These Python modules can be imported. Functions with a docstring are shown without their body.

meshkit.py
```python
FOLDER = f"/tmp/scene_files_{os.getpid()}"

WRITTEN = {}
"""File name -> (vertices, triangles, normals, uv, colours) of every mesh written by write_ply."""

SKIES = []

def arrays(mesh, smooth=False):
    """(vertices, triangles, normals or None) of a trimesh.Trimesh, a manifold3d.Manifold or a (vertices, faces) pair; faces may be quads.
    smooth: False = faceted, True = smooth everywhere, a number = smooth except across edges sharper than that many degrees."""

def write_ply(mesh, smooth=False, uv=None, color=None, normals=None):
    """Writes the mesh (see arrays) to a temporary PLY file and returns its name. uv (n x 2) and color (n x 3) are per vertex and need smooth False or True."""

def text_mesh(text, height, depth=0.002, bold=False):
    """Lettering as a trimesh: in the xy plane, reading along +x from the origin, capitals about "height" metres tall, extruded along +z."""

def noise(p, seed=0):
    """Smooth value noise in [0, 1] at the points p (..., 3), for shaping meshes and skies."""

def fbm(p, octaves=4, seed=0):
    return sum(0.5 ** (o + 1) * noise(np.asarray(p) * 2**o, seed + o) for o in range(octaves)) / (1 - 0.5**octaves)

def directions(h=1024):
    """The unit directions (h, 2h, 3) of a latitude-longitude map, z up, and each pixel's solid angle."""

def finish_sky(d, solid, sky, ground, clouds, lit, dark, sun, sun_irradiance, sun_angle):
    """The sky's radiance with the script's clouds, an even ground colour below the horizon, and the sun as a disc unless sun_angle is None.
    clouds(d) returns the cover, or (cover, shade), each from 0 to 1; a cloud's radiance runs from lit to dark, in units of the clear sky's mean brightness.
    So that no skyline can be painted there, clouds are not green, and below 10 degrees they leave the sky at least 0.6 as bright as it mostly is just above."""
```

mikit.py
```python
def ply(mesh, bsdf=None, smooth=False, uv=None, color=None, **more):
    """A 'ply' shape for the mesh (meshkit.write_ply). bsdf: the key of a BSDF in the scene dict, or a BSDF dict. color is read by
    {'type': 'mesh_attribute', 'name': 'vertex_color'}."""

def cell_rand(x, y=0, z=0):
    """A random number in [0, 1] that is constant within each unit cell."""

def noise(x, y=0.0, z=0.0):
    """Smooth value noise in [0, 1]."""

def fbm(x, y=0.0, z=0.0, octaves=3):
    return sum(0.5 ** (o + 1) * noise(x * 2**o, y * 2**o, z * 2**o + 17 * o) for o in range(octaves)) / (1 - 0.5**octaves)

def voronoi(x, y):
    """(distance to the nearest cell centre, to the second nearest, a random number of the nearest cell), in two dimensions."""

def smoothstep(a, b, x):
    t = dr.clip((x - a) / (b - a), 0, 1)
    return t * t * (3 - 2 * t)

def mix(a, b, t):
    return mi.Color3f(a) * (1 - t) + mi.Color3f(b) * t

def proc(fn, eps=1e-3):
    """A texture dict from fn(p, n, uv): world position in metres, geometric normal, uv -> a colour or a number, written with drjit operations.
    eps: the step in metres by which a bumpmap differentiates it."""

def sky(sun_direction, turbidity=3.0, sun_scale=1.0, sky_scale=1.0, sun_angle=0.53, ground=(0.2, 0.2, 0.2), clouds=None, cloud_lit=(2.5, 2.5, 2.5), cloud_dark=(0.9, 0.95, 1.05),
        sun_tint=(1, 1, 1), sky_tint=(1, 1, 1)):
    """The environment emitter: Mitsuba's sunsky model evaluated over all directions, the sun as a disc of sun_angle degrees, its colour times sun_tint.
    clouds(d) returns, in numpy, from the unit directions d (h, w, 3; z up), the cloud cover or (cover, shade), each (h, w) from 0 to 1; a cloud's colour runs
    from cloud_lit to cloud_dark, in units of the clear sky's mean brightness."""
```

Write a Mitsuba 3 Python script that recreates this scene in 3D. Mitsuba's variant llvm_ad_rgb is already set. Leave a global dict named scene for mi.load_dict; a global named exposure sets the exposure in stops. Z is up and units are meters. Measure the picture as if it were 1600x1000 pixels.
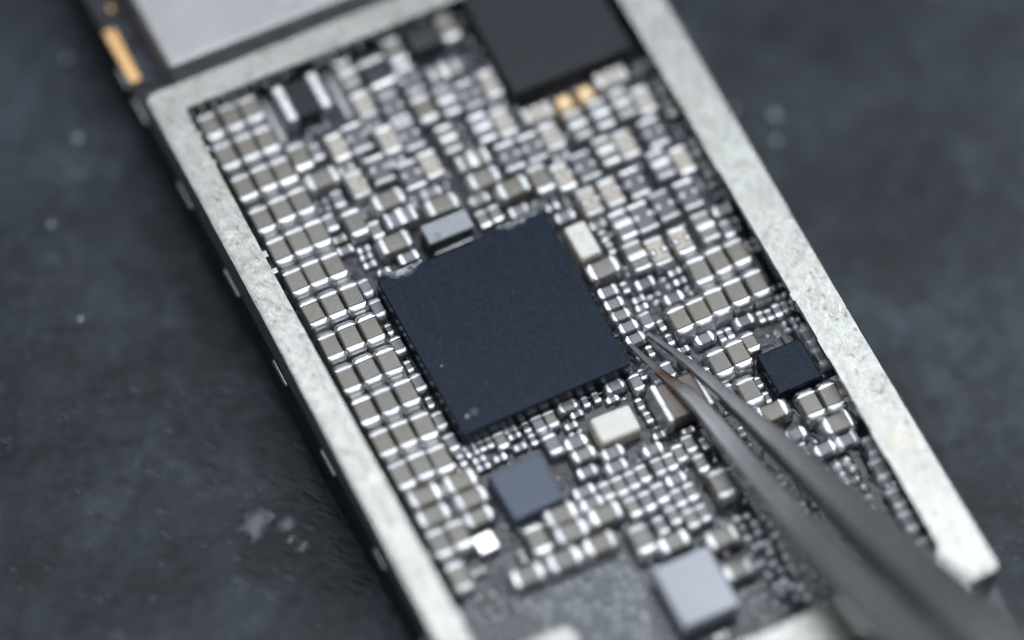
import math, random
import numpy as np, trimesh, shapely
import shapely.geometry as sg
import manifold3d as m3
import drjit as dr
import mitsuba as mi
import mikit, meshkit
from mikit import noise, fbm, voronoi, cell_rand, smoothstep, mix

# One board millimetre is modelled as 0.01 m (ten times enlarged). x runs across the board, y along it, z up; the board's solder mask is z = 0.
MM = 0.01
T = mi.ScalarTransform4f
random.seed(7)
R = np.random.default_rng(7)
scene, labels = {'type': 'scene'}, {}
exposure = 0.0

# ---------------------------------------------------------------- camera, light
CAM = np.array([-0.36030448, -0.62540998, 1.32293259])
FWD = np.array([0.24160464, 0.41678988, -0.87630668])
UP = np.array([0.37337219, 0.79360655, 0.4803976])
scene['camera'] = {'type': 'thinlens', 'fov': math.degrees(2 * math.atan(800 / 9000)), 'fov_axis': 'x',
                   'to_world': T().look_at(origin=CAM.tolist(), target=(CAM + FWD).tolist(), up=UP.tolist()),
                   'aperture_radius': 0.062, 'focus_distance': 1.5020, 'near_clip': 0.05, 'far_clip': 50.0}


def softbox(key, centre, target, w, h, rgb):
    scene[key] = {'type': 'rectangle', 'to_world': T().look_at(origin=centre, target=target, up=[0, 0, 1]) @ T().scale([w / 2, h / 2, 1]),
                  'emitter': {'type': 'area', 'radiance': {'type': 'rgb', 'value': rgb}}, 'bsdf': {'type': 'diffuse', 'reflectance': {'type': 'rgb', 'value': 0.5}}}
    labels[key] = {'label': 'unseen soft rectangular lamp out of view above the work surface', 'category': 'lamp'}


softbox('unseen_soft_lamp', [0.12, 0.055, 0.62], [0.08, -0.03, 0], 0.72, 0.46, [3.15, 3.28, 3.4])  # unseen soft lamp, out of view, lights the board from above
softbox('unseen_small_lamp', [0.80, 0.36, 0.90], [0, 0, 0], 0.09, 0.09, [85, 89, 93])  # unseen small lamp at the right, for glints and the desk shadow at left
labels['unseen_small_lamp']['label'] = 'small unseen square lamp out of view to the right of the board'
scene['added_fill_panel'] = {'type': 'rectangle', 'to_world': T().translate([0, 0.5, 3.2]) @ T().rotate([1, 0, 0], 180) @ T().scale([3.5, 3.5, 1]), 'emitter': {'type': 'area', 'radiance': {'type': 'rgb', 'value': [0.58, 0.62, 0.68]}}}  # added glowing panel, soft overhead fill for upward faces
labels['added_fill_panel'] = {'label': 'wide added fill light panel far overhead, out of view', 'kind': 'structure'}
scene['room_light'] = {'type': 'constant', 'radiance': {'type': 'rgb', 'value': [0.06, 0.066, 0.08]}}


# ---------------------------------------------------------------- materials
def rgb(v):
    return {'type': 'rgb', 'value': list(v) if not np.isscalar(v) else [v] * 3}


def mat(key, base, rough, metallic=0.0, spec=0.5, bump=None, eps=2e-4, **kw):
    b = {'type': 'principled', 'base_color': base if isinstance(base, dict) else rgb(base), 'roughness': rough if isinstance(rough, dict) else float(rough),
         'metallic': float(metallic), 'specular': float(spec), **kw}
    if bump is not None:
        b = {'type': 'bumpmap', 'bsdf': b, 'arbitrary': mikit.proc(bump, eps), 'scale': 1.0}
    scene[key] = {'type': 'twosided', 'bsdf': b}


mat('tin', (0.66, 0.665, 0.68), 0.41, 1.0, bump=lambda p, n, uv: 0.00010 * noise(p.x * 700, p.y * 700, p.z * 700))
mat('solder', (0.66, 0.67, 0.70), 0.45, 0.55)
mat('tin_dull', (0.62, 0.63, 0.65), 0.46, 1.0, bump=lambda p, n, uv: 0.00016 * noise(p.x * 600, p.y * 600, p.z * 600))
mat('tin_bright', (0.76, 0.76, 0.775), 0.36, 1.0, bump=lambda p, n, uv: 0.00008 * noise(p.x * 500, p.y * 500, p.z * 500))


def grain(c, amp, f):
    c = tuple(c)
    return mikit.proc(lambda p, n, uv: mi.Color3f(*c) * (1 + amp * (fbm(p.x * f, p.y * f, p.z * f) - 0.5)))


mat('ceramic_grey', grain((0.192, 0.184, 0.164), 0.35, 900), 0.33, spec=0.7)
mat('ceramic_grey_dark', grain((0.165, 0.158, 0.143), 0.35, 900), 0.33, spec=0.7)
mat('ceramic_warm', grain((0.180, 0.168, 0.140), 0.35, 900), 0.33, spec=0.7)
mat('coil_brown', grain((0.115, 0.098, 0.085), 0.4, 500), 0.35, 0.5)
mat('ceramic_slate', grain((0.20, 0.207, 0.23), 0.35, 1200), 0.40, spec=0.5)
mat('ceramic_blue', grain((0.095, 0.101, 0.122), 0.35, 900), 0.33, spec=0.7)
mat('ceramic_beige', grain((0.50, 0.455, 0.39), 0.30, 900), 0.45, spec=0.5)
mat('ceramic_black', grain((0.022, 0.026, 0.033), 0.4, 900), 0.38, spec=0.5)
mat('crystal_lid', grain((0.74, 0.73, 0.68), 0.10, 300), 0.40, spec=0.5)
mat('crystal_rim', (0.50, 0.45, 0.34), 0.35, 0.4)
mat('oscillator_grey', grain((0.33, 0.35, 0.39), 0.12, 500), 0.45, spec=0.4)
mat('ink_dark', (0.05, 0.05, 0.06), 0.6)
mat('ink_faint', (0.43, 0.43, 0.41), 0.6)
mat('silk_white', (0.60, 0.64, 0.68), 0.6)


def chip_colour(p, n, uv):
    f = smoothstep(0.3, 0.7, fbm(p.x * 1500, p.y * 1500, p.z * 300))
    c = mix((0.0030, 0.0068, 0.0150), (0.0082, 0.0150, 0.0285), f)
    r = cell_rand(p.x * 1500, p.y * 1500, p.z * 100)
    q = cell_rand(p.x * 330, p.y * 330, p.z * 50)
    speck = dr.select((r > 0.985) & (q > 0.97), 1.0, 0.0)
    return c + mi.Color3f(0.16, 0.17, 0.18) * speck


mat('chip_black', mikit.proc(chip_colour), 0.33, spec=0.17, spec_tint=0.2)
mat('chip_charcoal', grain((0.0165, 0.0205, 0.0265), 0.5, 1200), 0.42, spec=0.3)
mat('chip_slate', mikit.proc(lambda p, n, uv: mix((0.055, 0.076, 0.115), (0.082, 0.106, 0.155), fbm(p.x * 120, p.y * 120))), 0.42, spec=0.5)
mat('chip_painted_sheen', mikit.proc(lambda p, n, uv: mix((0.36, 0.385, 0.44), (0.46, 0.485, 0.54), fbm(p.x * 60, p.y * 60))), 0.42, spec=0.6)  # pale grey base stands in for the lamp reflected in the die


def frame_colour(p, n, uv):
    a = fbm(p.x * 90, p.y * 90, p.z * 90, octaves=3)
    b = fbm(p.x * 720 + 5, p.y * 330, p.z * 400, octaves=3)
    g = noise(p.x * 2600, p.y * 1700, p.z * 1500)
    c = mix((0.35, 0.355, 0.335), (0.45, 0.46, 0.44), smoothstep(0.25, 0.75, 0.25 * a + 0.35 * b + 0.4 * g))
    pit = smoothstep(0.68, 0.78, fbm(p.x * 750 + 40, p.y * 460 + 10, 0.0))
    stain = smoothstep(0.0035, 0.0, dr.sqrt(dr.square(p.x - 0.0765) + dr.square(p.y + 0.0745) * 0.5) - 0.0035 * noise(p.x * 500, p.y * 500))
    c = c * (1 - 0.35 * pit)
    return mix(c, (0.55, 0.47, 0.30), 0.22 * stain)


mat('frame_metal', mikit.proc(frame_colour), mikit.proc(lambda p, n, uv: 0.31 + 0.14 * fbm(p.x * 400, p.y * 250)), 0.9,
    bump=lambda p, n, uv: 0.00014 * fbm(p.x * 900, p.y * 480, p.z * 500))
mat('can_metal', grain((0.405, 0.41, 0.42), 0.10, 90), 0.45, 0.8, bump=lambda p, n, uv: 0.0001 * fbm(p.x * 300, p.y * 300))
mat('gold', (0.90, 0.56, 0.26), 0.42, 0.85)
mat('copper_paint', (0.92, 0.66, 0.38), 0.42, 0.2)
mat('mirror', (0.95, 0.95, 0.97), 0.22, 0.9)


def trace_height(p, n, uv):
    # buried copper: short runs of tracks and pours under the mask
    gx, gy = p.x * 330, p.y * 330
    t = cell_rand(dr.floor(gx / 7), dr.floor(gy / 5), 3)
    a = dr.abs(gx - dr.floor(gx) - 0.5)
    b = dr.abs(gy - dr.floor(gy) - 0.5)
    track = smoothstep(0.30, 0.18, dr.select(t > 0.5, a, b))
    pour = smoothstep(0.52, 0.58, noise(p.x * 210, p.y * 210, 4.0))
    return 0.00016 * dr.maximum(track * dr.select(t > 0.55, 1.0, 0.0), pour) + 0.00016 * fbm(p.x * 500, p.y * 500)


mat('solder_mask', mikit.proc(lambda p, n, uv: mix((0.005, 0.007, 0.013), (0.020, 0.024, 0.038), smoothstep(0.45, 0.6, noise(p.x * 210, p.y * 210, 4.0)))), 0.22, spec=0.6,
    bump=trace_height)
mat('laminate_side', (0.012, 0.012, 0.013), 0.5)
mat('bare_laminate', mikit.proc(lambda p, n, uv: mix((0.070, 0.080, 0.098), (0.115, 0.128, 0.148), fbm(p.x * 150, p.y * 150))), 0.38, spec=0.6,
    bump=lambda p, n, uv: 0.0002 * fbm(p.x * 300, p.y * 300))
mat('land_dull', (0.26, 0.275, 0.30), 0.35, 0.3)
mat('residue', mikit.proc(lambda p, n, uv: mix((0.10, 0.108, 0.125), (0.42, 0.44, 0.47), smoothstep(0.35, 0.7, fbm(p.x * 600, p.y * 600, p.z * 300)))), 0.25, spec=0.7,
    bump=lambda p, n, uv: 0.0003 * fbm(p.x * 700, p.y * 700))
mat('lacquer', (0.022, 0.026, 0.034), 0.13, spec=0.8, bump=lambda p, n, uv: 0.0002 * fbm(p.x * 600, p.y * 600, p.z * 300))


def desk_colour(p, n, uv):
    a = fbm(p.x * 14, p.y * 14, 2.0, octaves=4)
    b = fbm(p.x * 55 + 9, p.y * 55, 5.0, octaves=3)
    f = fbm(p.x * 130 + p.y * 240, p.y * 130 - p.x * 240, 1.0)
    c = mix((0.0065, 0.0105, 0.016), (0.036, 0.046, 0.060), smoothstep(0.25, 0.75, 0.5 * a + 0.35 * b + 0.15 * f))
    s = smoothstep(0.66, 0.80, fbm(p.x * 48 + 30, p.y * 48 + 11, 0.0, octaves=4))
    c = c + mi.Color3f(0.014, 0.016, 0.019) * s
    fl = smoothstep(0.70, 0.82, fbm(p.x * 340 + p.y * 200, p.y * 190 - p.x * 90, 7.0))
    c = c * (0.45 + 1.1 * fbm(p.x * 300, p.y * 300, 9.0, octaves=4)) + mi.Color3f(0.018, 0.021, 0.025) * fl

    def chalk(x, y, r, k):
        u, v = (p.x - x) * 0.93 + (p.y - y) * 0.37, (p.y - y) * 0.93 - (p.x - x) * 0.37
        d = dr.sqrt(dr.square(u) + dr.square(v) * 2.2) + 0.9 * r * (fbm(p.x * 330, p.y * 330, k) - 0.5) * 2
        return smoothstep(1.3 * r, -0.2 * r, d)
    m = dr.maximum(dr.maximum(chalk(-0.0772, -0.0128, 0.0050, 1.0), chalk(-0.0700, -0.0160, 0.0030, 2.0)), dr.maximum(chalk(-0.0688, -0.0235, 0.0024, 3.0), chalk(-0.0712, -0.0205, 0.0016, 4.0)))
    return mix(c, (0.26, 0.28, 0.315), 0.6 * m)


mat('desk_slate', mikit.proc(desk_colour), 0.48, spec=0.27,
    bump=lambda p, n, uv: 0.0010 * fbm(p.x * 70, p.y * 70, 0.0, octaves=3) + 0.00020 * fbm(p.x * 620 + p.y * 300, p.y * 380, 3.0))
mat('dust', (0.55, 0.58, 0.62), 0.6)


def steel_colour(p, n, uv):
    d = dr.sqrt(dr.square(p.x - 0.0308) + dr.square(p.y + 0.033) + dr.square(p.z - 0.008))
    c = mix((0.27, 0.272, 0.278), (0.40, 0.403, 0.412), fbm(p.x * 200 + p.z * 60, p.y * 50, p.z * 100))
    return mix(c, (0.14, 0.078, 0.042), smoothstep(0.0075, 0.002, d) * (0.5 + 0.5 * noise(p.x * 400, p.y * 400, p.z * 400)))


mat('steel', mikit.proc(steel_colour), 0.31, 0.85, bump=lambda p, n, uv: 0.00012 * fbm(p.x * 500, p.y * 120, p.z * 300))


# ---------------------------------------------------------------- mesh helpers (millimetres in, metres out)
def hull(pts_r, seg=10):
    """Hull of spheres given as (x, y, z, r)."""
    return m3.Manifold.batch_hull([m3.Manifold.sphere(r, seg).translate((x, y, z)) for x, y, z, r in pts_r])


def tm(man):
    m = man.to_mesh()
    return trimesh.Trimesh(m.vert_properties[:, :3], m.tri_verts, process=False)


def rbox(w, l, z0, z1, r, seg=12, cx=0, cy=0, rz=None):
    """Box with rounded vertical corners and top edges."""
    rz = r if rz is None else rz
    pts = []
    for sx in (-1, 1):
        for sy in (-1, 1):
            pts.append((cx + sx * (w / 2 - r), cy + sy * (l / 2 - r), z1 - r, r))
    top = m3.Manifold.batch_hull([m3.Manifold.sphere(r, seg).translate(p[:3]) for p in pts] + [m3.Manifold.cylinder(0.001, r, r, seg).translate((p[0], p[1], z0)) for p in pts])
    return top


def bx(x0, x1, y0, y1, z0, z1):
    return m3.Manifold.cube((x1 - x0, y1 - y0, z1 - z0)).translate((x0, y0, z0))


def put(key, mesh, m, smooth=35, tw=None, **extra):
    """One entry of the scene from a mesh in millimetres."""
    if isinstance(mesh, m3.Manifold):
        mesh = tm(mesh)
    mesh = trimesh.Trimesh(np.asarray(mesh.vertices) * MM, mesh.faces, process=False)
    scene[key] = mikit.ply(mesh, m, smooth=smooth)
    if tw is not None:
        scene[key]['to_world'] = tw
    if extra:
        labels[key] = extra
    return key


COUNT = {}


def numbered(stem):
    n = COUNT.get(stem, 0)
    COUNT[stem] = n + 1
    return stem if n == 0 else f'{stem}_{n:03d}'


B = 'circuit_board'
labels[B] = {'label': 'bare black phone circuit board crowded with tiny silver capped components inside a pale metal frame', 'category': 'circuit board'}


# ---------------------------------------------------------------- the setting
desk = trimesh.creation.box((220, 220, 6))
desk.apply_translation((0, 0, -2.0 - 3))
put('desk', desk, 'desk_slate', smooth=False, label='dark slate grey work surface with chalky smears under the board', kind='structure')

crumbs = []
for x, y in ((-6.40, 13.80), (-7.12, 11.40), (9.98, 3.23), (10.3, 3.9), (9.4, 4.6), (-7.1, 11.3), (-8.9, 9.2), (-9.3, 6.2)):
    for q in range(int(R.integers(1, 4))):
        r = R.uniform(.025, .06)
        crumbs.append(hull([(x + R.normal(0, .08), y + R.normal(0, .08), -2.0 + r * .4, r), (x + R.normal(0, .05), y + R.normal(0, .05), -2.0 + r * .3, r * .8)], 8))
put('dust_crumbs', m3.Manifold.batch_boolean(crumbs, m3.OpType.Add), 'dust', label='scattered pale dust crumbs on the dark work surface', kind='stuff')

# ---------------------------------------------------------------- board, frame, can
put(f'{B}__laminate', bx(-5.62, 8.22, -13.2, 22, -1.45, -0.02), 'laminate_side', smooth=False)
put(f'{B}__solder_mask', bx(-5.60, 8.20, -13.18, 21.98, -0.02, 0), 'solder_mask', smooth=False)


def arc_corner(cx, cy, r, a0, a1, n=7):
    t = np.radians(np.linspace(a0, a1, n))
    return np.c_[cx + r * np.cos(t), cy + r * np.sin(t)]


outer = sg.Polygon(np.vstack([arc_corner(-5.65 + .3, 10.15 - .3, .3, 180, 90), arc_corner(8.26 - .3, 10.15 - .3, .3, 90, 0), arc_corner(8.28 - .22, -11.84 + .22, .22, 0, -90),
                              [[7.42, -11.86], [7.28, -12.28], [6.95, -12.32], [6.70, -11.98], [3.4, -12.05], [3.0, -12.4], [-5.65, -12.4]]]))
inner = sg.Polygon(np.vstack([[[-4.84, -10.90], [6.55, -10.90], [6.62, -10.98], [6.85, -10.98], [7.12, -10.62]], arc_corner(7.13 - .12, 9.33 - .12, .12, 0, 90), arc_corner(-4.84 + .12, 9.33 - .12, .12, 90, 180)]))
# small tabs along the inner edge, as left by the cut-away lid
tabs = [sg.box(-4.9, y - w, -4.84 + d, y + w) for y, w, d in ((4.42, .10, .10), (3.86, .08, .13), (8.45, .06, .07), (7.95, .07, .08), (7.5, .05, .06), (-5.3, .14, .05), (-7.2, .2, .04))]
tabs += [sg.box(7.13 - d, y - w, 7.2, y + w) for y, w, d in ((-2.6, .12, .05), (-4.3, .3, .03), (-7.4, .4, .04), (2.1, .5, .03))]
inner = shapely.difference(inner, shapely.union_all(tabs)).simplify(0.001)


def frame_mesh():
    """Flange with rolled outer edge, open in the middle, on a wall set under its outer rim."""
    out = m3.Manifold()
    hole = m3.CrossSection([np.asarray(inner.exterior.coords)[:-1]], m3.FillRule.EvenOdd)
    def cut(poly, h, z):
        return (m3.CrossSection([np.asarray(poly.exterior.coords)[:-1]], m3.FillRule.EvenOdd) - hole).extrude(h).translate((0, 0, z))
    levels = [(0.0, 0.82, 0.90), (0.012, 0.90, 0.925), (0.03, 0.925, 0.95), (0.055, 0.95, 0.97), (0.09, 0.97, 0.988), (0.13, 0.988, 1.0)]
    for ins, z0, z1 in levels:
        out = out + cut(outer.buffer(-ins, join_style='round'), z1 - z0, z0)
    wall = (m3.CrossSection([np.asarray(outer.exterior.coords)[:-1]], m3.FillRule.EvenOdd) - m3.CrossSection([np.asarray(outer.buffer(-0.14, join_style='mitre').exterior.coords)[:-1]], m3.FillRule.EvenOdd)).extrude(0.88).translate((0, 0, -0.001))
    return tm(out + wall)


def soften(mesh, edge, amp, seed):
    mesh = mesh.subdivide_to_size(edge)
    v = np.array(mesh.vertices)
    q = v * 2.6 + seed
    d = np.stack([meshkit.fbm(q, 3, seed), meshkit.fbm(q, 3, seed + 9), meshkit.fbm(q * 0.6, 3, seed + 5)], 1) - 0.5
    return trimesh.Trimesh(v + d * amp, mesh.faces, process=False)


fm = frame_mesh()
fm.merge_vertices()
put(f'{B}__shield_frame', soften(fm, 0.45, np.array([0.03, 0.03, 0.03]), 3), 'frame_metal', smooth=40, label='pale grey metal shield frame fencing the components')
# shield can on the next bay, and the solder bead before it
put(f'{B}__shield_can', soften(tm(rbox(9.6, 9.2, 0.02, 1.0, 0.16, 20, cx=0.08, cy=15.2)), 0.8, 0.012, 5), 'can_metal', smooth=40, label='plain silver shield can with a smooth lid beyond the frame')
for i, (x, w) in enumerate([(-4.2 + 1.15 * k, 1.1) for k in range(10)]):
    put(f'{B}__{numbered("solder_bead")}', rbox(w, 0.2, 0, 0.16, 0.07, 10, cx=x, cy=10.40), 'tin_dull')
for i in range(34):
    x = -4.55 + i * 0.29 + R.uniform(-.05, .05)
    put(f'{B}__{numbered("solder_bump")}', hull([(x, 10.40 + R.uniform(-.04, .04), 0.16, 0.06), (x + 0.06, 10.42, 0.15, 0.05)], 10), 'tin')
# plated contacts on the long edge
put(f'{B}__gold_contact', rbox(0.36, 1.8, -0.02, 0.08, 0.05, 10, cx=-5.44, cy=12.05), 'gold', label='long gold contact on the board edge')
put(f'{B}__gold_dot', hull([(-5.1, 13.5, 0.0, 0.13), (-5.1, 13.56, 0.0, 0.13)], 14), 'gold', label='round gold pad behind the long gold contact')
for y, l in ((10.45, .95), (11.6, .7), (7.6, .95), (4.67, .98), (1.7, .9), (-1.22, .9), (-4.3, .72), (-7.2, .9)):
    put(f'{B}__{numbered("edge_contact")}', hull([(-5.62, y - l / 2 + .09, -0.34, 0.09), (-5.62, y + l / 2 - .09, -0.34, 0.09)], 12), 'tin_dull')
put(f'{B}__edge_strip', bx(-5.66, -5.60, -12.5, 10.1, -0.16, -0.07), 'laminate_side', smooth=False)

for x, y in [(-4.67, 9.22), (-4.35, 9.23), (-4.0, 9.24), (-3.68, 9.24), (-3.43, 9.23), (-3.1, 9.3), (-2.75, 9.31), (-2.48, 9.22), (-2.2, 9.25), (-1.94, 9.24), (-1.72, 9.31), (-0.98, 9.23), (-0.72, 9.22), (-0.47, 9.22), (-0.09, 9.22), (0.29, 9.22), (0.79, 9.26), (1.22, 9.31), (1.53, 9.29), (1.86, 9.31), (2.13, 9.28)]:
    r = R.uniform(.05, .068)
    put(f'{B}__{numbered("rim_bead")}', hull([(x, y + .06, .62, r), (x + R.uniform(-.02, .02), 9.43, .60, r * .9)], 12), 'solder', smooth=True)
put(f'{B}__rim_skirt', bx(-4.8, 7.1, 9.42, 9.46, 0, .879), 'laminate_side', smooth=False)

# ---------------------------------------------------------------- chips
def chip(key, cx, cy, w, l, h, m, label, rot=0.0, r=0.05, z0=0.03):
    k = put(f'{B}__{key}', rbox(w, l, z0, h, r, 10, rz=r), m, smooth=30, tw=T().translate([cx * MM, cy * MM, 0]) @ T().rotate([0, 0, 1], rot))
    if label:
        labels[k] = {'label': label}
    return k


c = chip('processor_chip', 0, 0.03, 4.88, 5.06, 0.8, 'chip_black', 'large square matte black chip in the middle of the board', rot=0.4)
put(f'{c}__pin_mark', m3.Manifold.cylinder(0.006, 0.11, 0.11, 24).translate((-1.86, -2.0, 0.7985)), 'ceramic_black', smooth=False)
put(f'{c}__dust_speck', hull([(-2.10, -2.06, 0.81, 0.045), (-2.07, -2.05, 0.81, 0.035)], 10), 'dust')
chip('memory_chip', 5.07, 8.0, 3.5, 3.85, 0.9, 'chip_charcoal', 'black chip at the far right corner inside the frame')
chip('square_chip', 1.98, 9.02, 0.86, 0.86, 0.5, 'ceramic_black', 'tiny black square chip by the far frame bar')
chip('slate_chip', -1.54, -4.42, 1.46, 1.50, 0.6, 'chip_slate', 'slate blue chip below the large black chip', rot=1.5)
chip('corner_chip', 6.22, -4.2, 1.28, 1.26, 0.6, 'chip_black', 'small black chip beside the right frame bar')
c = chip('silicon_chip', 1.08, -8.86, 1.58, 1.84, 0.66, 'chip_painted_sheen', 'chip near the tweezers at the near end, painted light grey for its reflected sheen')
c = chip('oscillator', -0.02, 3.34, 1.29, 0.59, 0.55, 'ceramic_black', 'grey rectangular oscillator marked with a small letter', r=0.06)
put(f'{c}__lid', rbox(1.30, .60, .49, .62, .05, 10, cx=-.02, cy=3.34), 'oscillator_grey', smooth=30)
put(f'{c}__marking', meshkit.text_mesh('G', 0.17, 0.004).apply_translation((-0.46, 3.10, 0.6185)), 'ink_dark', smooth=False)


for i, (cx, cy, w, l, lab, rot) in enumerate(((1.37, -3.74, 1.18, 0.84, 'cream white crystal can below the large chip', -1.5), (3.06, 1.51, 0.66, 1.12, 'pale cream crystal can standing upright beside the large chip', 0.0))):
    k = f'{B}__{numbered("crystal")}'
    tw = T().translate([cx * MM, cy * MM, 0]) @ T().rotate([0, 0, 1], rot)
    put(k, rbox(w, l, 0.03, 0.42, 0.10, 14), 'crystal_rim', tw=tw, label=lab)
    put(f'{k}__lid', rbox(w - .05, l - .05, 0.40, 0.52, 0.09, 14), 'crystal_lid', tw=tw)
arc = lambda x, y, r, a0, a1: m3.Manifold.compose([m3.Manifold.batch_hull([m3.Manifold.sphere(.011, 6).translate((x + r * math.cos(a), y + r * math.sin(a), .52)), m3.Manifold.sphere(.011, 6).translate((x + r * math.cos(a + .3), y + r * math.sin(a + .3), .52))]) for a in np.arange(a0, a1, .3)])
put(f'{B}__crystal_001__marking', arc(3.03, 1.42, .13, .6, 2.4) + arc(3.13, 1.22, .09, 3.4, 6.0) + arc(2.98, 1.68, .08, 1.0, 3.4) + arc(3.10, 1.72, .07, 4.0, 6.4), 'ink_faint')

# silkscreen
put(f'{B}__silkscreen', trimesh.util.concatenate([meshkit.text_mesh('+', 0.17, 0.004, False).apply_translation((6.22, -2.98, 0.001)), meshkit.text_mesh('5', 0.20, 0.004, False).apply_translation((6.46, -3.06, 0.001))]), 'silk_white', smooth=False)

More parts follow.
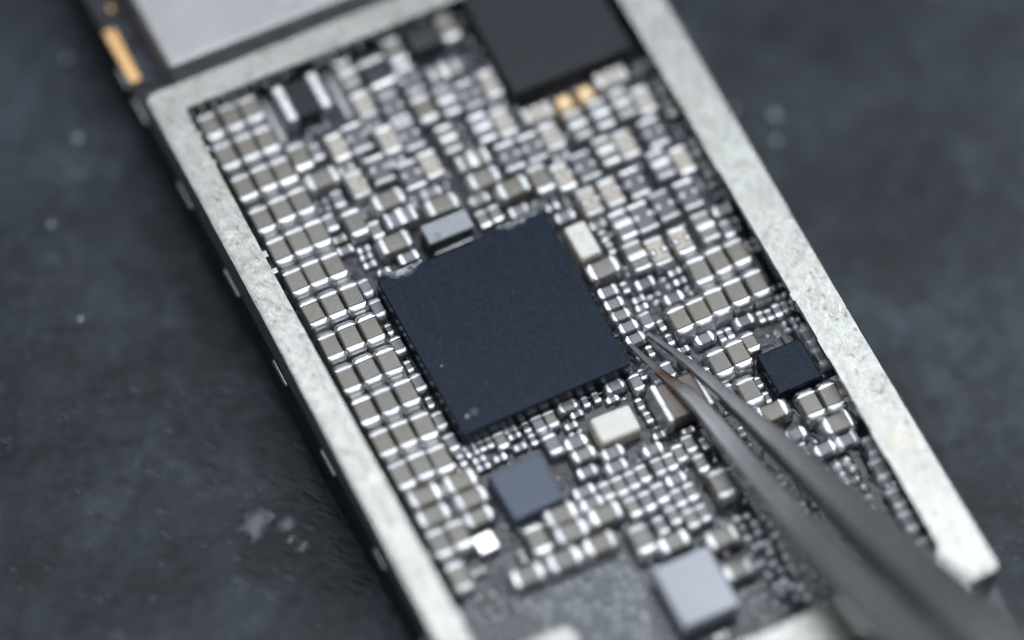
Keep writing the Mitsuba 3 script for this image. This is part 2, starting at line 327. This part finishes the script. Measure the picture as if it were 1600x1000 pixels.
# ---------------------------------------------------------------- soldered components
TABLE = '''
Cv: -4.33 8.87, -3.72 8.86, -3.14 8.89, -4.33 7.83, -3.72 7.85, -3.16 7.85, -4.30 6.76, -3.72 6.79, -3.16 6.79, -4.30 5.68, -3.70 5.74, -3.14 5.74, -4.28 4.66, -3.70 4.68, -3.15 4.68, -4.29 3.60, -3.74 3.63, -3.19 3.63, -4.28 2.57, -3.72 2.57, -3.13 2.58, -4.30 1.48, -3.71 1.51, -3.11 1.51, -4.31 0.42, -3.70 0.45, -3.11 0.44, -4.30 -0.61, -3.69 -0.59, -3.11 -0.59, -4.29 -1.66, -3.70 -1.64, -3.12 -1.67, -4.26 -2.71, -3.71 -2.67, -3.15 -2.70, -4.24 -4.87, -3.68 -4.86, -4.21 -5.93, -2.58 7.01, 1.12 8.92, 2.71 8.95, 1.06 6.94, -2.13 4.56, 2.90 3.67, 5.46 -0.59, 6.03 -0.54, 6.61 -0.53, 4.32 -1.70, 4.88 -1.69, 5.44 -1.61, 6.02 -1.59, 6.63 -1.58, 4.68 -3.27, 5.23 -3.24, 4.98 -4.35, 6.24 -5.37, 6.85 -5.37, 3.09 -6.43, -1.91 -5.84, 0.49 -6.98
Cu: -2.98 -3.48, -4.00 -3.49, -2.95 -4.06, -4.04 -4.07, -2.97 -4.57 0.85, -2.35 6.13, 1.55 4.34, 2.12 3.76, -1.02 4.81, 0.19 4.07, -1.44 3.57, 3.17 0.52 1.05, 5.23 -5.14, 6.64 -6.15, -1.07 -5.46, -1.05 -6.01, -0.02 -5.92, -0.54 -6.64, -1.55 -6.63, -2.61 -6.63, 1.23 -7.36 0.9, 2.39 -7.81, 2.34 -8.79 0.9
Dv: 0.37 8.43
Sv: -2.09 7.03, -2.18 5.49, -2.67 4.93, -1.68 4.21, 1.03 3.30, 1.39 3.31, -2.67 2.75, -2.65 2.06, -2.65 0.85, -2.65 -0.36, -2.65 -1.60, -2.65 -2.32, -1.46 -2.79, -0.36 -2.79, -0.02 -2.79, 2.48 -2.79, -0.32 -3.50 1.2, 3.55 -1.25, 7.09 4.26, 7.15 5.00, 7.15 2.90, 7.13 2.18, 6.74 0.31, 5.71 -3.01 1.15, 4.53 -4.10, 5.52 -6.37 0.8, 7.27 -3.47, 7.28 -4.15, 7.30 -5.11, 7.32 -5.81, 7.23 -7.05, 7.11 -7.76 1.15, 7.09 -8.68 1.15, 7.07 -9.41 1.15, 7.08 -10.29 1.15, 1.41 -5.24, 1.88 -5.23, 2.22 -5.22, 2.56 -5.11, 2.91 -4.97, 0.35 -5.28, 0.71 -5.31 1.1, 1.07 -5.29, 0.75 -6.00 1.1, 1.15 -6.00 1.1, 1.56 -5.95 1.15, 1.94 -6.24, 2.29 -6.23, 1.59 -6.65, 1.95 -6.93 1.1, 2.31 -6.91, 1.15 -6.77, 3.04 -2.82, 3.39 -2.82, 4.23 -3.44 1.1, 3.72 -5.48 1.1, 2.93 -5.61
Su: -1.26 3.11, 0.14 4.61, 1.20 3.88, 0.55 -2.64, 1.91 -2.64, 0.25 -3.71 1.15, 0.27 -4.11 1.2, 3.02 2.45, 2.00 3.12, 3.01 -0.06, 3.00 -0.45, 3.00 -0.83, 3.04 -1.22, 3.04 -1.62, 6.89 0.87, 4.69 -2.38, 6.71 -6.62 1.1, 5.51 -5.93 1.1, 6.01 -6.62 1.1, 1.97 -4.72, 0.99 -4.38 1.1, 0.89 -4.77 1.1, 0.14 -4.58, -0.19 -5.07 1.1, -0.17 -5.45 1.1, 2.13 -5.74, 2.97 6.27 0.8, -0.35 7.12 0.8, -0.26 5.86 0.8, 3.76 4.13 0.8, -1.58 6.22 0.8, 3.71 1.88 0.8, -2.64 4.40 0.7, -2.66 4.03 0.8
Sud: 4.02 -0.26, 4.51 -0.96, 5.87 -2.36
Tu: -2.20 3.86, -2.24 3.63, -2.25 3.38, -2.01 3.03, -2.27 -2.58, -2.27 -2.79, -1.08 -2.58, -1.06 -2.79, -2.18 -3.26, -2.19 -3.03, -1.68 -3.21, -1.07 -3.15, 1.72 -2.92, 0.68 -2.92, 0.40 -3.16, 3.68 -0.57, 3.65 -0.81, 4.91 -0.24, 4.92 -0.54, 4.05 -2.40, 3.97 -2.72, 2.88 2.89, 2.34 -4.38, 3.09 -4.57
Tv: -2.63 1.42, -2.64 0.21, -2.61 -0.97, -1.74 -2.68, -1.96 -2.68, -0.67 -2.68, -0.67 -3.09, 1.05 -2.68, 1.36 -2.68, 2.30 -3.35, 2.32 -3.79, 3.51 -0.09, 3.88 -1.50, 3.70 1.53, 3.71 1.12, 6.35 -2.40, 6.58 -2.43, 6.83 -2.42 1.2, 7.07 -2.40, 5.15 -2.47, 5.38 -2.48, 3.88 -1.98, 3.26 -2.07, 5.40 -4.10, 5.39 -4.59, 3.29 -5.08, 2.76 -2.59, 2.91 -2.00, -2.60 -2.85
Fv: -0.96 6.90, 0.35 6.38, 0.34 7.34, 1.09 7.93, -0.83 5.77, -0.15 5.26, 2.35 6.85, 3.14 4.66, 2.49 4.66, 4.15 3.52, 5.12 2.54, 4.84 1.53, 5.50 1.56, 6.24 1.62, 6.28 3.71
Bv: -1.55 6.85, -1.56 5.58, -0.36 7.74, -0.24 6.49, 0.45 5.32, 2.99 6.90, 2.77 5.64, 3.75 4.75, 3.47 3.51, 3.77 2.51, 4.41 2.54, 5.42 3.66, 6.47 4.69, 6.55 2.60, 4.72 0.37, 5.43 0.42
Bu: 3.72 5.53, 6.01 5.69
Mv: -0.35 8.80, 1.72 6.93, 2.21 5.77, 1.22 5.83, 4.56 4.77, 5.25 4.81, 4.86 3.73, 5.90 4.84, 4.25 1.52, 4.15 0.49, 5.99 2.73, 6.19 0.52
Mu: 2.06 7.78, 1.52 4.99, -0.97 4.20
Pv: -1.92 7.78, -2.01 7.61, -1.69 7.77, -1.46 7.77, 3.29 9.64, 3.26 9.35, 3.21 9.10, 3.19 8.57, 3.19 8.35, 3.31 8.12, 2.95 8.02, 3.29 7.68, 2.92 7.64, 1.74 6.27, 1.76 6.04, 1.74 5.77, 1.74 5.55, -1.01 6.33, -2.71 5.71, -2.47 5.68, -2.72 5.45, -2.47 5.46, -1.61 5.00, -1.20 5.25, -1.77 5.00, -1.73 4.81, -0.35 4.70, -0.38 4.54, 0.66 4.74, 0.82 5.00, 3.37 6.09, 3.83 5.90, 4.03 5.90, 4.40 5.90, 4.73 5.90, 5.09 5.90, 5.34 5.90, 3.14 5.48, 4.20 4.75, 5.55 3.08, 3.32 2.93, 3.35 2.76, 2.79 3.08, 3.04 3.08, 7.01 3.71, 7.24 3.71, 7.01 3.48, 7.28 3.48, 6.75 2.02, 6.76 1.83, 7.06 1.75, 7.29 1.75, 7.02 1.40, 7.23 1.45, 7.25 1.19, 7.11 0.56, 7.09 0.29, 3.89 1.53, 4.25 -0.58, 4.04 -0.57, 4.11 -0.77, 4.58 -0.27, 4.58 -0.48, 5.03 -0.75, 5.03 -0.94, 3.79 0.47, 3.78 0.26, 7.06 -0.24, 7.30 -0.22, 7.08 -0.46, 7.30 -0.48, 7.30 -1.72, 7.05 -1.73, 7.27 -2.00, 7.03 -2.02, 7.34 -2.27, 7.43 -2.50, 7.26 -2.48, 7.09 -2.77, 6.86 -2.78, 7.09 -3.00, 6.85 -3.01, 7.26 -2.82, 7.26 -3.07, 8.23 7.97, 8.40 8.00, 8.23 7.78, 8.23 7.46, 8.23 7.15, 7.09 5.90, 7.28 5.90, 7.26 5.73, 6.87 5.90, 6.89 5.73, 0.57 -3.35, 0.34 -3.35, 2.36 -8.17, 2.88 -8.78, 5.49 -6.71, 5.83 -7.08, 6.15 -7.08, 6.46 -7.06, 5.81 -7.40, 6.14 -7.37, 6.45 -7.37, 6.13 -7.67, 6.43 -7.67, 6.12 -7.98, 6.45 -7.96, 6.44 -8.27, 6.09 -8.29, 6.44 -8.58, 6.41 -8.87, 6.56 -9.37, 7.05 -8.20, 7.25 -8.20, 3.09 -7.38, 3.09 -7.67, 3.38 -7.97, 3.10 -7.98, 3.11 -8.27, 3.46 -8.31, 3.42 -8.57, 3.36 -8.91, 3.40 -9.17, 3.07 -9.18, 3.38 -9.47, 3.69 -9.19, 3.10 -9.50, 3.44 -9.71, 3.42 -10.07, 3.12 -9.75, 3.37 -7.41, 3.41 -7.67, 3.29 -8.25, 3.70 -9.80, 3.70 -10.08, 3.72 -9.42, 3.79 -7.90, 3.79 -8.22, 3.76 -8.53, 3.74 -8.85, 3.08 -8.74, 2.88 -8.47, -0.10 -7.07, -0.10 -7.70, -0.40 -7.82, -0.39 -8.15, -0.11 -8.26, -0.63 -8.58 1.6, -0.36 -8.81 1.8, -4.23 -6.59, -3.95 -6.54, -3.56 -6.59, -3.23 -6.60, -3.52 -6.96, -3.14 -7.00, -3.15 -7.24, -3.87 -7.00, -4.28 -6.95, -3.82 -7.26, -4.20 -7.24, -3.55 -7.25, 1.64 -5.34, -2.79 -3.07, -2.79 -2.90, -2.41 -5.01, -2.39 -5.34, -2.66 -5.21, -2.13 -5.26
'''
SIZE = dict(C=(.54, 1.0, .5, .25), S=(.33, .62, .32, .17), T=(.2, .40, .2, .13), F=(.58, .93, .46, .13), B=(.52, .95, .5, .17), M=(.52, .96, .48, .15), D=(.8, 1.2, .6, .3))
NAME = dict(C='capacitor', S='small_capacitor', T='tiny_capacitor', F='filter', B='beige_filter', M='banded_filter', D='dark_capacitor')
BODY = dict(C=['ceramic_grey', 'ceramic_grey', 'ceramic_grey_dark', 'ceramic_warm'], S=['ceramic_slate', 'ceramic_slate', 'ceramic_grey'], T=['ceramic_slate', 'ceramic_blue'], F=['ceramic_blue'],
            B=['ceramic_beige'], M=['ceramic_grey', 'ceramic_slate'], D=['ceramic_black'])


def body_mesh(w, l, h, tl):
    r = 0.13 * w
    return rbox(w - .03, l - .06, 0.02, h - .022, r, 8)


def terminal_mesh(w, l, h, tl, var):
    """Tinned end wrap at the +y end: pillowy top, rounded down to the outer end, solder foot running out onto the pad."""
    k = w / .54
    ro, ri = min([.15, .19, .22][var] * k, tl * .8, h * .48), .045 * k
    foot = [0.0, 0.03, 0.06][var] * k
    s = [0.0, .015, .03][var] * k
    pts = [(x * (w / 2 - ri), l / 2 - tl + ri, h - ri, ri) for x in (-1, 1)]
    pts += [(x * (w / 2 - ro * .75), l / 2 - ro + s, h - ro * .98, ro * .98) for x in (-1, 1)]
    pts += [(x * (w / 2 - .06 * k), l / 2 - .06 * k + s * .5, h * .45, .06 * k) for x in (-1, 1)]
    pts += [(x * (w / 2 - .05 * k), y, .045 * k, .045 * k) for x in (-1, 1) for y in (l / 2 + foot - .05 * k, l / 2 - tl + .06 * k)]
    return hull(pts, 20)


PROTO = {}


def proto(k, part, make, m):
    key = (k, part, m)
    if key not in PROTO:
        mesh = make()
        mesh = tm(mesh) if isinstance(mesh, m3.Manifold) else mesh
        mesh = trimesh.Trimesh(np.asarray(mesh.vertices) * MM, mesh.faces, process=False)
        PROTO[key] = mikit.ply(mesh, m, smooth=42)
    return PROTO[key]


USED = []
TINS = ['tin', 'tin', 'tin_bright', 'tin_dull']


def component(t, ori, x, y, s=1.0, dark=False, tins=TINS, wob=1.0):
    w, l, h, tl = SIZE[t]
    USED.append((x, y, (l if ori == 'u' else w) * s / 2, (w if ori == 'u' else l) * s / 2))
    key = f'{B}__{numbered(NAME[t])}'
    a = (-90 if ori == 'u' else 0) + R.normal(0, 0.9) * wob
    tw = T().translate([x * MM, y * MM, 0]) @ T().rotate([0, 0, 1], a) @ T().rotate([1, 0, 0], R.normal(0, 0.6) * wob) @ T().rotate([0, 1, 0], R.normal(0, 0.6) * wob) @ T().scale([s * R.uniform(.97, 1.03), s * R.uniform(.98, 1.02), s * R.uniform(.95, 1.04)])
    m = BODY[t][int(R.integers(len(BODY[t])))]
    if dark:
        m = 'ceramic_blue'
    scene[key] = {**proto(t, 'body', lambda: body_mesh(w, l, h, tl), m), 'to_world': tw}
    for e in range(2):
        var = int(R.integers(3))
        # near the tweezers' end of the board the solder is heavier
        if y < -1.2 and var == 0:
            var = 2
        mt = tins[int(R.integers(len(tins)))]
        k2 = f'{key}__terminal' + ('' if e == 0 else '_001')
        scene[k2] = {**proto(t, f'term{var}', lambda: terminal_mesh(w, l, h, tl, var), mt), 'to_world': tw @ T().rotate([0, 0, 1], 180 * e)}
    if t in 'FB':
        for e in range(2):
            k2 = f'{key}__side_terminal' + ('' if e == 0 else '_001')
            scene[k2] = {**proto(t, 'side', lambda: hull([(w * .31, -.03, h - .065, .10), (w * .31, .03, h - .065, .10), (w * .43, -.05, h - .11, .08), (w * .43, .05, h - .11, .08), (w * .5, -.09, .08, .06), (w * .5, .09, .08, .06)], 14), 'tin'),
                         'to_world': tw @ T().rotate([0, 0, 1], 180 * e)}
    if t == 'M':
        scene[f'{key}__middle_terminal'] = {**proto(t, 'mid', lambda: hull([(a * (w / 2 - .05), b * .07, h - .04, .06) for a in (-1, 1) for b in (-1, 1)] + [(a * (w / 2 - .02), b * .11, .06, .06) for a in (-1, 1) for b in (-1, 1)], 10), 'tin'), 'to_world': tw}
    return key


def bump(x, y, s=1.0, stem='solder_bump', tall=1.0):
    USED.append((x, y, .1 * s, .1 * s))
    if 'bump' not in PROTO:
        PROTO['bump'] = []
        for q in range(4):
            g = np.random.default_rng(q)
            mesh = tm(hull([(0, 0, .045, .062), (g.uniform(-.02, .02), g.uniform(-.02, .02), .03, .07), (g.uniform(-.03, .03), g.uniform(-.03, .03), 0, .085)], 12))
            mesh = trimesh.Trimesh(np.asarray(mesh.vertices) * MM, mesh.faces, process=False)
            PROTO['bump'].append([mikit.ply(mesh, m, smooth=True) for m in ('solder', 'tin')])
    key = f'{B}__{numbered(stem)}'
    scene[key] = {**PROTO['bump'][int(R.integers(4))][int(R.random() < .35)], 'to_world': T().translate([x * MM, y * MM, 0]) @ T().rotate([0, 0, 1], R.uniform(0, 360)) @ T().scale([s * R.uniform(.85, 1.1), s * R.uniform(.85, 1.1), s * R.uniform(.9, 1.2) * tall])}
    return key


for line in TABLE.strip().split('\n'):
    k, rest = line.split(': ')
    for item in rest.split(', '):
        f = [float(v) for v in item.split()]
        if k[0] == 'P':
            bump(f[0], f[1], f[2] if len(f) > 2 else (1.6 if f[1] < -5.2 and f[0] > 1.9 else 1.1))
        else:
            edge = k[0] == 'S' and f[0] > 6.55 and f[1] < -1.5   # the row along the right rail
            component(k[0], k[1], f[0] - (.06 if edge else 0), f[1], f[2] if len(f) > 2 else 1.0, 'd' in k, tins=['solder'] if edge else TINS)


def inductor(x, y, w, l, h, tl, label, body='ceramic_blue', tin='tin_bright'):
    key = f'{B}__{numbered("inductor")}'
    USED.append((x, y, w / 2, l / 2))
    put(key, rbox(w - .08, l - .10, 0.05, h - .06, .08, 12, cx=x, cy=y), body, label=label)
    for e in (-1, 1):
        r = .09
        put(f'{key}__terminal' + ('' if e < 0 else '_001'), hull([(x + e * (w / 2 - r - q), y + s * (l / 2 - r), z, r) for q in (0, tl - 2 * r + .04) for s in (-1, 1) for z in (h - r, r)] + [(x + e * (w / 2 + .06), y + s * (l / 2 - r), .05, .05) for s in (-1, 1)], 14), tin)
    return key


inductor(-1.80, 8.53, 1.34, 1.22, .7, .30, 'large dark inductor with two long silver ends by the far frame bar', 'chip_charcoal', 'tin')
inductor(3.28, -3.80, 1.42, 1.24, .7, .19, 'brown grey inductor with a long silver edge under the tweezer tips', 'coil_brown', 'tin_dull')
# two orange pads' caps and a loose white square
for x, y in ((4.54, 5.55), (5.17, 5.56)):
    put(f'{B}__{numbered("copper_cap")}', rbox(.44, .46, .02, .45, .12, 12, cx=x, cy=y), 'copper_paint', label='orange copper coloured block in front of the far black chip')
    USED.append((x, y, .24, .24))
put(f'{B}__white_square', rbox(.56, .56, .02, .34, .05, 10), 'mirror', tw=T().translate([-3.13 * MM, -5.30 * MM, 0]) @ T().rotate([0, 0, 1], 3), label='bright white square block near the left frame bar')
USED.append((-3.13, -5.3, .32, .32))
"""flat tinned strips beside the far inductor"""
for x, y0, y1, w in ((-2.66, 7.75, 9.3, .13), (-0.74, 7.7, 9.3, .16)):
    put(f'{B}__{numbered("ground_strip")}', rbox(w, y1 - y0, 0, .06, .03, 8, cx=x, cy=(y0 + y1) / 2), 'tin_dull')
# tall capacitor at the near end
put(f'{B}__round_can', rbox(1.7, 1.2, .02, .8, .25, 16, cx=-3.15, cy=-9.0), 'crystal_lid', label='pale rounded block at the near left corner inside the frame')
USED.append((-3.15, -9.0, .9, .65))

# bare land pattern at the near end
put(f'{B}__bare_land', bx(-3.0, .15, -10.6, -6.35, 0, .012), 'bare_laminate', smooth=False, label='bare grey landing area with rows of pads')
for j in range(15):
    for i in range(11):
        x, y = -2.85 + .285 * i + (.14 if j % 2 else 0), -10.45 + .27 * j
        if x > .05 or any(abs(x - a) < b + .1 and abs(y - d) < e + .1 for a, d, b, e in USED):
            continue
        put(f'{B}__{numbered("land_pad")}', hull([(x, y, .012, .10), (x + R.uniform(-.01, .01), y, .06, .075)], 12), 'solder' if R.random() < .4 else 'land_dull')

# ball field beside the tweezers and along the right rail
for x0, x1, y0, y1 in ((2.25, 4.75, -10.5, -6.9), (5.35, 6.55, -9.6, -6.5)):
    for j in range(int((y1 - y0) / .29)):
        for i in range(int((x1 - x0) / .29)):
            x, y = x0 + .29 * i + (.14 if j % 2 else 0) + R.uniform(-.02, .02), y0 + .29 * j + R.uniform(-.02, .02)
            if all(abs(x - a) > c + .09 or abs(y - d) > e + .09 for a, d, c, e in USED):
                bump(x, y, 1.25, 'solder_ball')

# ---------------------------------------------------------------- dried flux and lacquer round the processor
def ridge(pts, r, m, key, z=.03, flat=.6):
    pts = np.array(pts, float)
    out = m3.Manifold()
    for a, b, ra, rb in zip(pts[:-1], pts[1:], r[:-1], r[1:]):
        za, zb = (a[2], b[2]) if len(a) > 2 else (z, z)
        out = out + hull([(a[0], a[1], za, ra), (b[0], b[1], zb, rb)], 8)
    return put(key, soften(tm(out), .05, .035, 11), m, smooth=50)


fx = lambda: f'{B}__{numbered("flux_residue")}'
ridge([(-2.22, 2.70, .74), (-1.95, 2.50, .78), (-1.6, 2.47, .78), (-1.15, 2.60, .76)], [.07, .13, .15, .05], 'residue', fx())
ridge([(1.12, 2.66, .74), (1.45, 2.55, .79), (1.75, 2.56, .78), (2.05, 2.66, .72)], [.05, .13, .12, .05], 'residue', fx())
ridge([(2.2, 2.78, .4), (2.42, 2.98, .5), (2.6, 2.9, .42)], [.10, .16, .10], 'residue', fx())
ridge([(-.52, 2.98, .06), (.55, 3.0, .06)], [.04, .04], 'tin', fx())
for (x, y) in ((2.66, .53), (2.66, .16), (2.66, -.22), (2.66, -.62), (2.66, -1.02)):
    ridge([(x - .28, y - .06, .04), (x - .26, y - .20, .06), (x + .1, y - .215, .06), (x + .3, y - .17, .04)], [.02, .03, .028, .02], 'residue', fx())
for s in (-1, 1):
    ridge([(s * 2.52, 2.3, .05), (s * 2.56, 1.0, .07), (s * 2.54, -.4, .06), (s * 2.55, -2.2, .05)], [.05, .06, .05, .05], 'lacquer', fx())
ridge([(-2.3, -2.58, .05), (-.6, -2.60, .07), (1.2, -2.58, .06), (2.3, -2.56, .05)], [.05, .06, .05, .05], 'lacquer', fx())

# ---------------------------------------------------------------- small parts that fill the gaps
def free(x, y, hx, hy, g=.015):
    return all(abs(x - a) > hx + b + g or abs(y - d) > hy + e + g for a, d, b, e in USED)


USED += [(0, 0.03, 2.56, 2.66), (5.07, 8.0, 1.9, 2.05), (1.98, 9.02, .5, .5), (-1.54, -4.42, .85, .88), (6.22, -4.2, .72, .72), (1.08, -8.86, .9, 1.0), (1.37, -3.74, .66, .5), (3.06, 1.51, .4, .63),
         (-.02, 3.34, .72, .36), (6.4, -2.95, .34, .3), (-1.4, -8.4, 1.6, 2.1), (7.0, -1.0, .45, .5)]
for n_try in range(6000):
    x, y = R.uniform(-4.65, 7.0), R.uniform(-10.6, 9.2)
    if (y > 2.4 and R.random() < .75):
        continue
    q = R.random()
    if q < .35:
        ori = 'uv'[int(R.integers(2))]
        w, l = (.4, .2) if ori == 'u' else (.2, .4)
        if COUNT.get('tiny_capacitor', 0) < 150 and free(x, y, w / 2 + .02, l / 2 + .02, .03):
            component('T', ori, x, y, R.uniform(.8, 1.05))
    elif COUNT.get('solder_bump', 0) < 299 and free(x, y, .075, .075, .02):
        bump(x, y, R.uniform(.55, .95))

# ---------------------------------------------------------------- tweezers
def arm(path, key):
    """Spring steel arm lofted along (x, y, z, half width, half thickness)."""
    P = np.array(path, float)
    t = np.linspace(0, 1, len(P))
    from scipy.interpolate import PchipInterpolator
    d = np.r_[0, np.cumsum(np.linalg.norm(np.diff(P[:, :3], axis=0), axis=1))]
    Q = PchipInterpolator(d, P)(np.linspace(0, d[-1], 90))
    n = 24
    a = np.linspace(0, 2 * np.pi, n, endpoint=False)
    sx = np.sign(np.cos(a)) * np.abs(np.cos(a)) ** .42
    sy = np.sign(np.sin(a)) * np.abs(np.sin(a)) ** .42
    V = []
    for i, q in enumerate(Q):
        g = Q[min(i + 1, 89), :3] - Q[max(i - 1, 0), :3]
        g /= np.linalg.norm(g)
        s = np.cross(g, [0, 0, 1.0])
        s /= np.linalg.norm(s)
        u = np.cross(s, g)
        V.append(q[:3] + sx[:, None] * s * q[3] + sy[:, None] * u * q[4])
    V = np.vstack(V + [Q[:1, :3], Q[-1:, :3]])
    F = []
    for i in range(89):
        for j in range(n):
            b, c2 = i * n + j, i * n + (j + 1) % n
            F += [[b, b + n, c2 + n], [b, c2 + n, c2]]
    e0, e1 = 90 * n, 90 * n + 1
    for j in range(n):
        F += [[e0, j, (j + 1) % n], [e1, 89 * n + (j + 1) % n, 89 * n + j]]
    mesh = trimesh.Trimesh(V, F, process=False)
    mesh.fix_normals()
    return put(key, mesh, 'steel', smooth=40)


labels['tweezers'] = {'label': 'dark steel pointed tweezers reaching over the board with both tips at the large chip', 'category': 'tweezers'}
arm([(2.82, -1.72, 0.3, 0.05, 0.035), (2.96, -2.49, 0.5, 0.092, 0.064), (3.11, -3.17, 0.68, 0.133, 0.093), (3.39, -4.07, 0.85, 0.208, 0.146), (3.63, -5.93, 1.1, 0.292, 0.205), (3.83, -8.4, 1.7, 0.39, 0.273), (4.07, -11.11, 2.6, 0.507, 0.355), (4.35, -13.59, 3.5, 0.643, 0.45), (4.82, -18.29, 5.73, 0.936, 0.468), (5.67, -26.76, 9.75, 1.404, 0.702), (6.23, -32.4, 12.42, 1.521, 0.76)], 'tweezers__arm')
arm([(3.39, -1.64, 0.28, 0.058, 0.061), (3.64, -2.34, 0.45, 0.092, 0.096), (3.87, -3.16, 0.65, 0.142, 0.149), (4.2, -4.44, 0.9, 0.192, 0.201), (4.72, -6.66, 1.3, 0.331, 0.347), (5.16, -9.2, 2.0, 0.488, 0.512), (5.51, -11.76, 2.9, 0.624, 0.655), (5.85, -14.56, 4.0, 0.78, 0.819), (6.45, -19.21, 6.34, 0.936, 0.468), (7.53, -27.58, 10.54, 1.404, 0.702), (8.24, -33.16, 13.34, 1.521, 0.76)], 'tweezers__arm_001')
put('tweezers__joint', hull([(6.14, -31.50, 11.99, 1.3), (8.15, -32.26, 12.91, 1.3), (7.68, -37.28, 15.01, 1.3)], 24), 'steel')
print('parts', len(scene), COUNT)
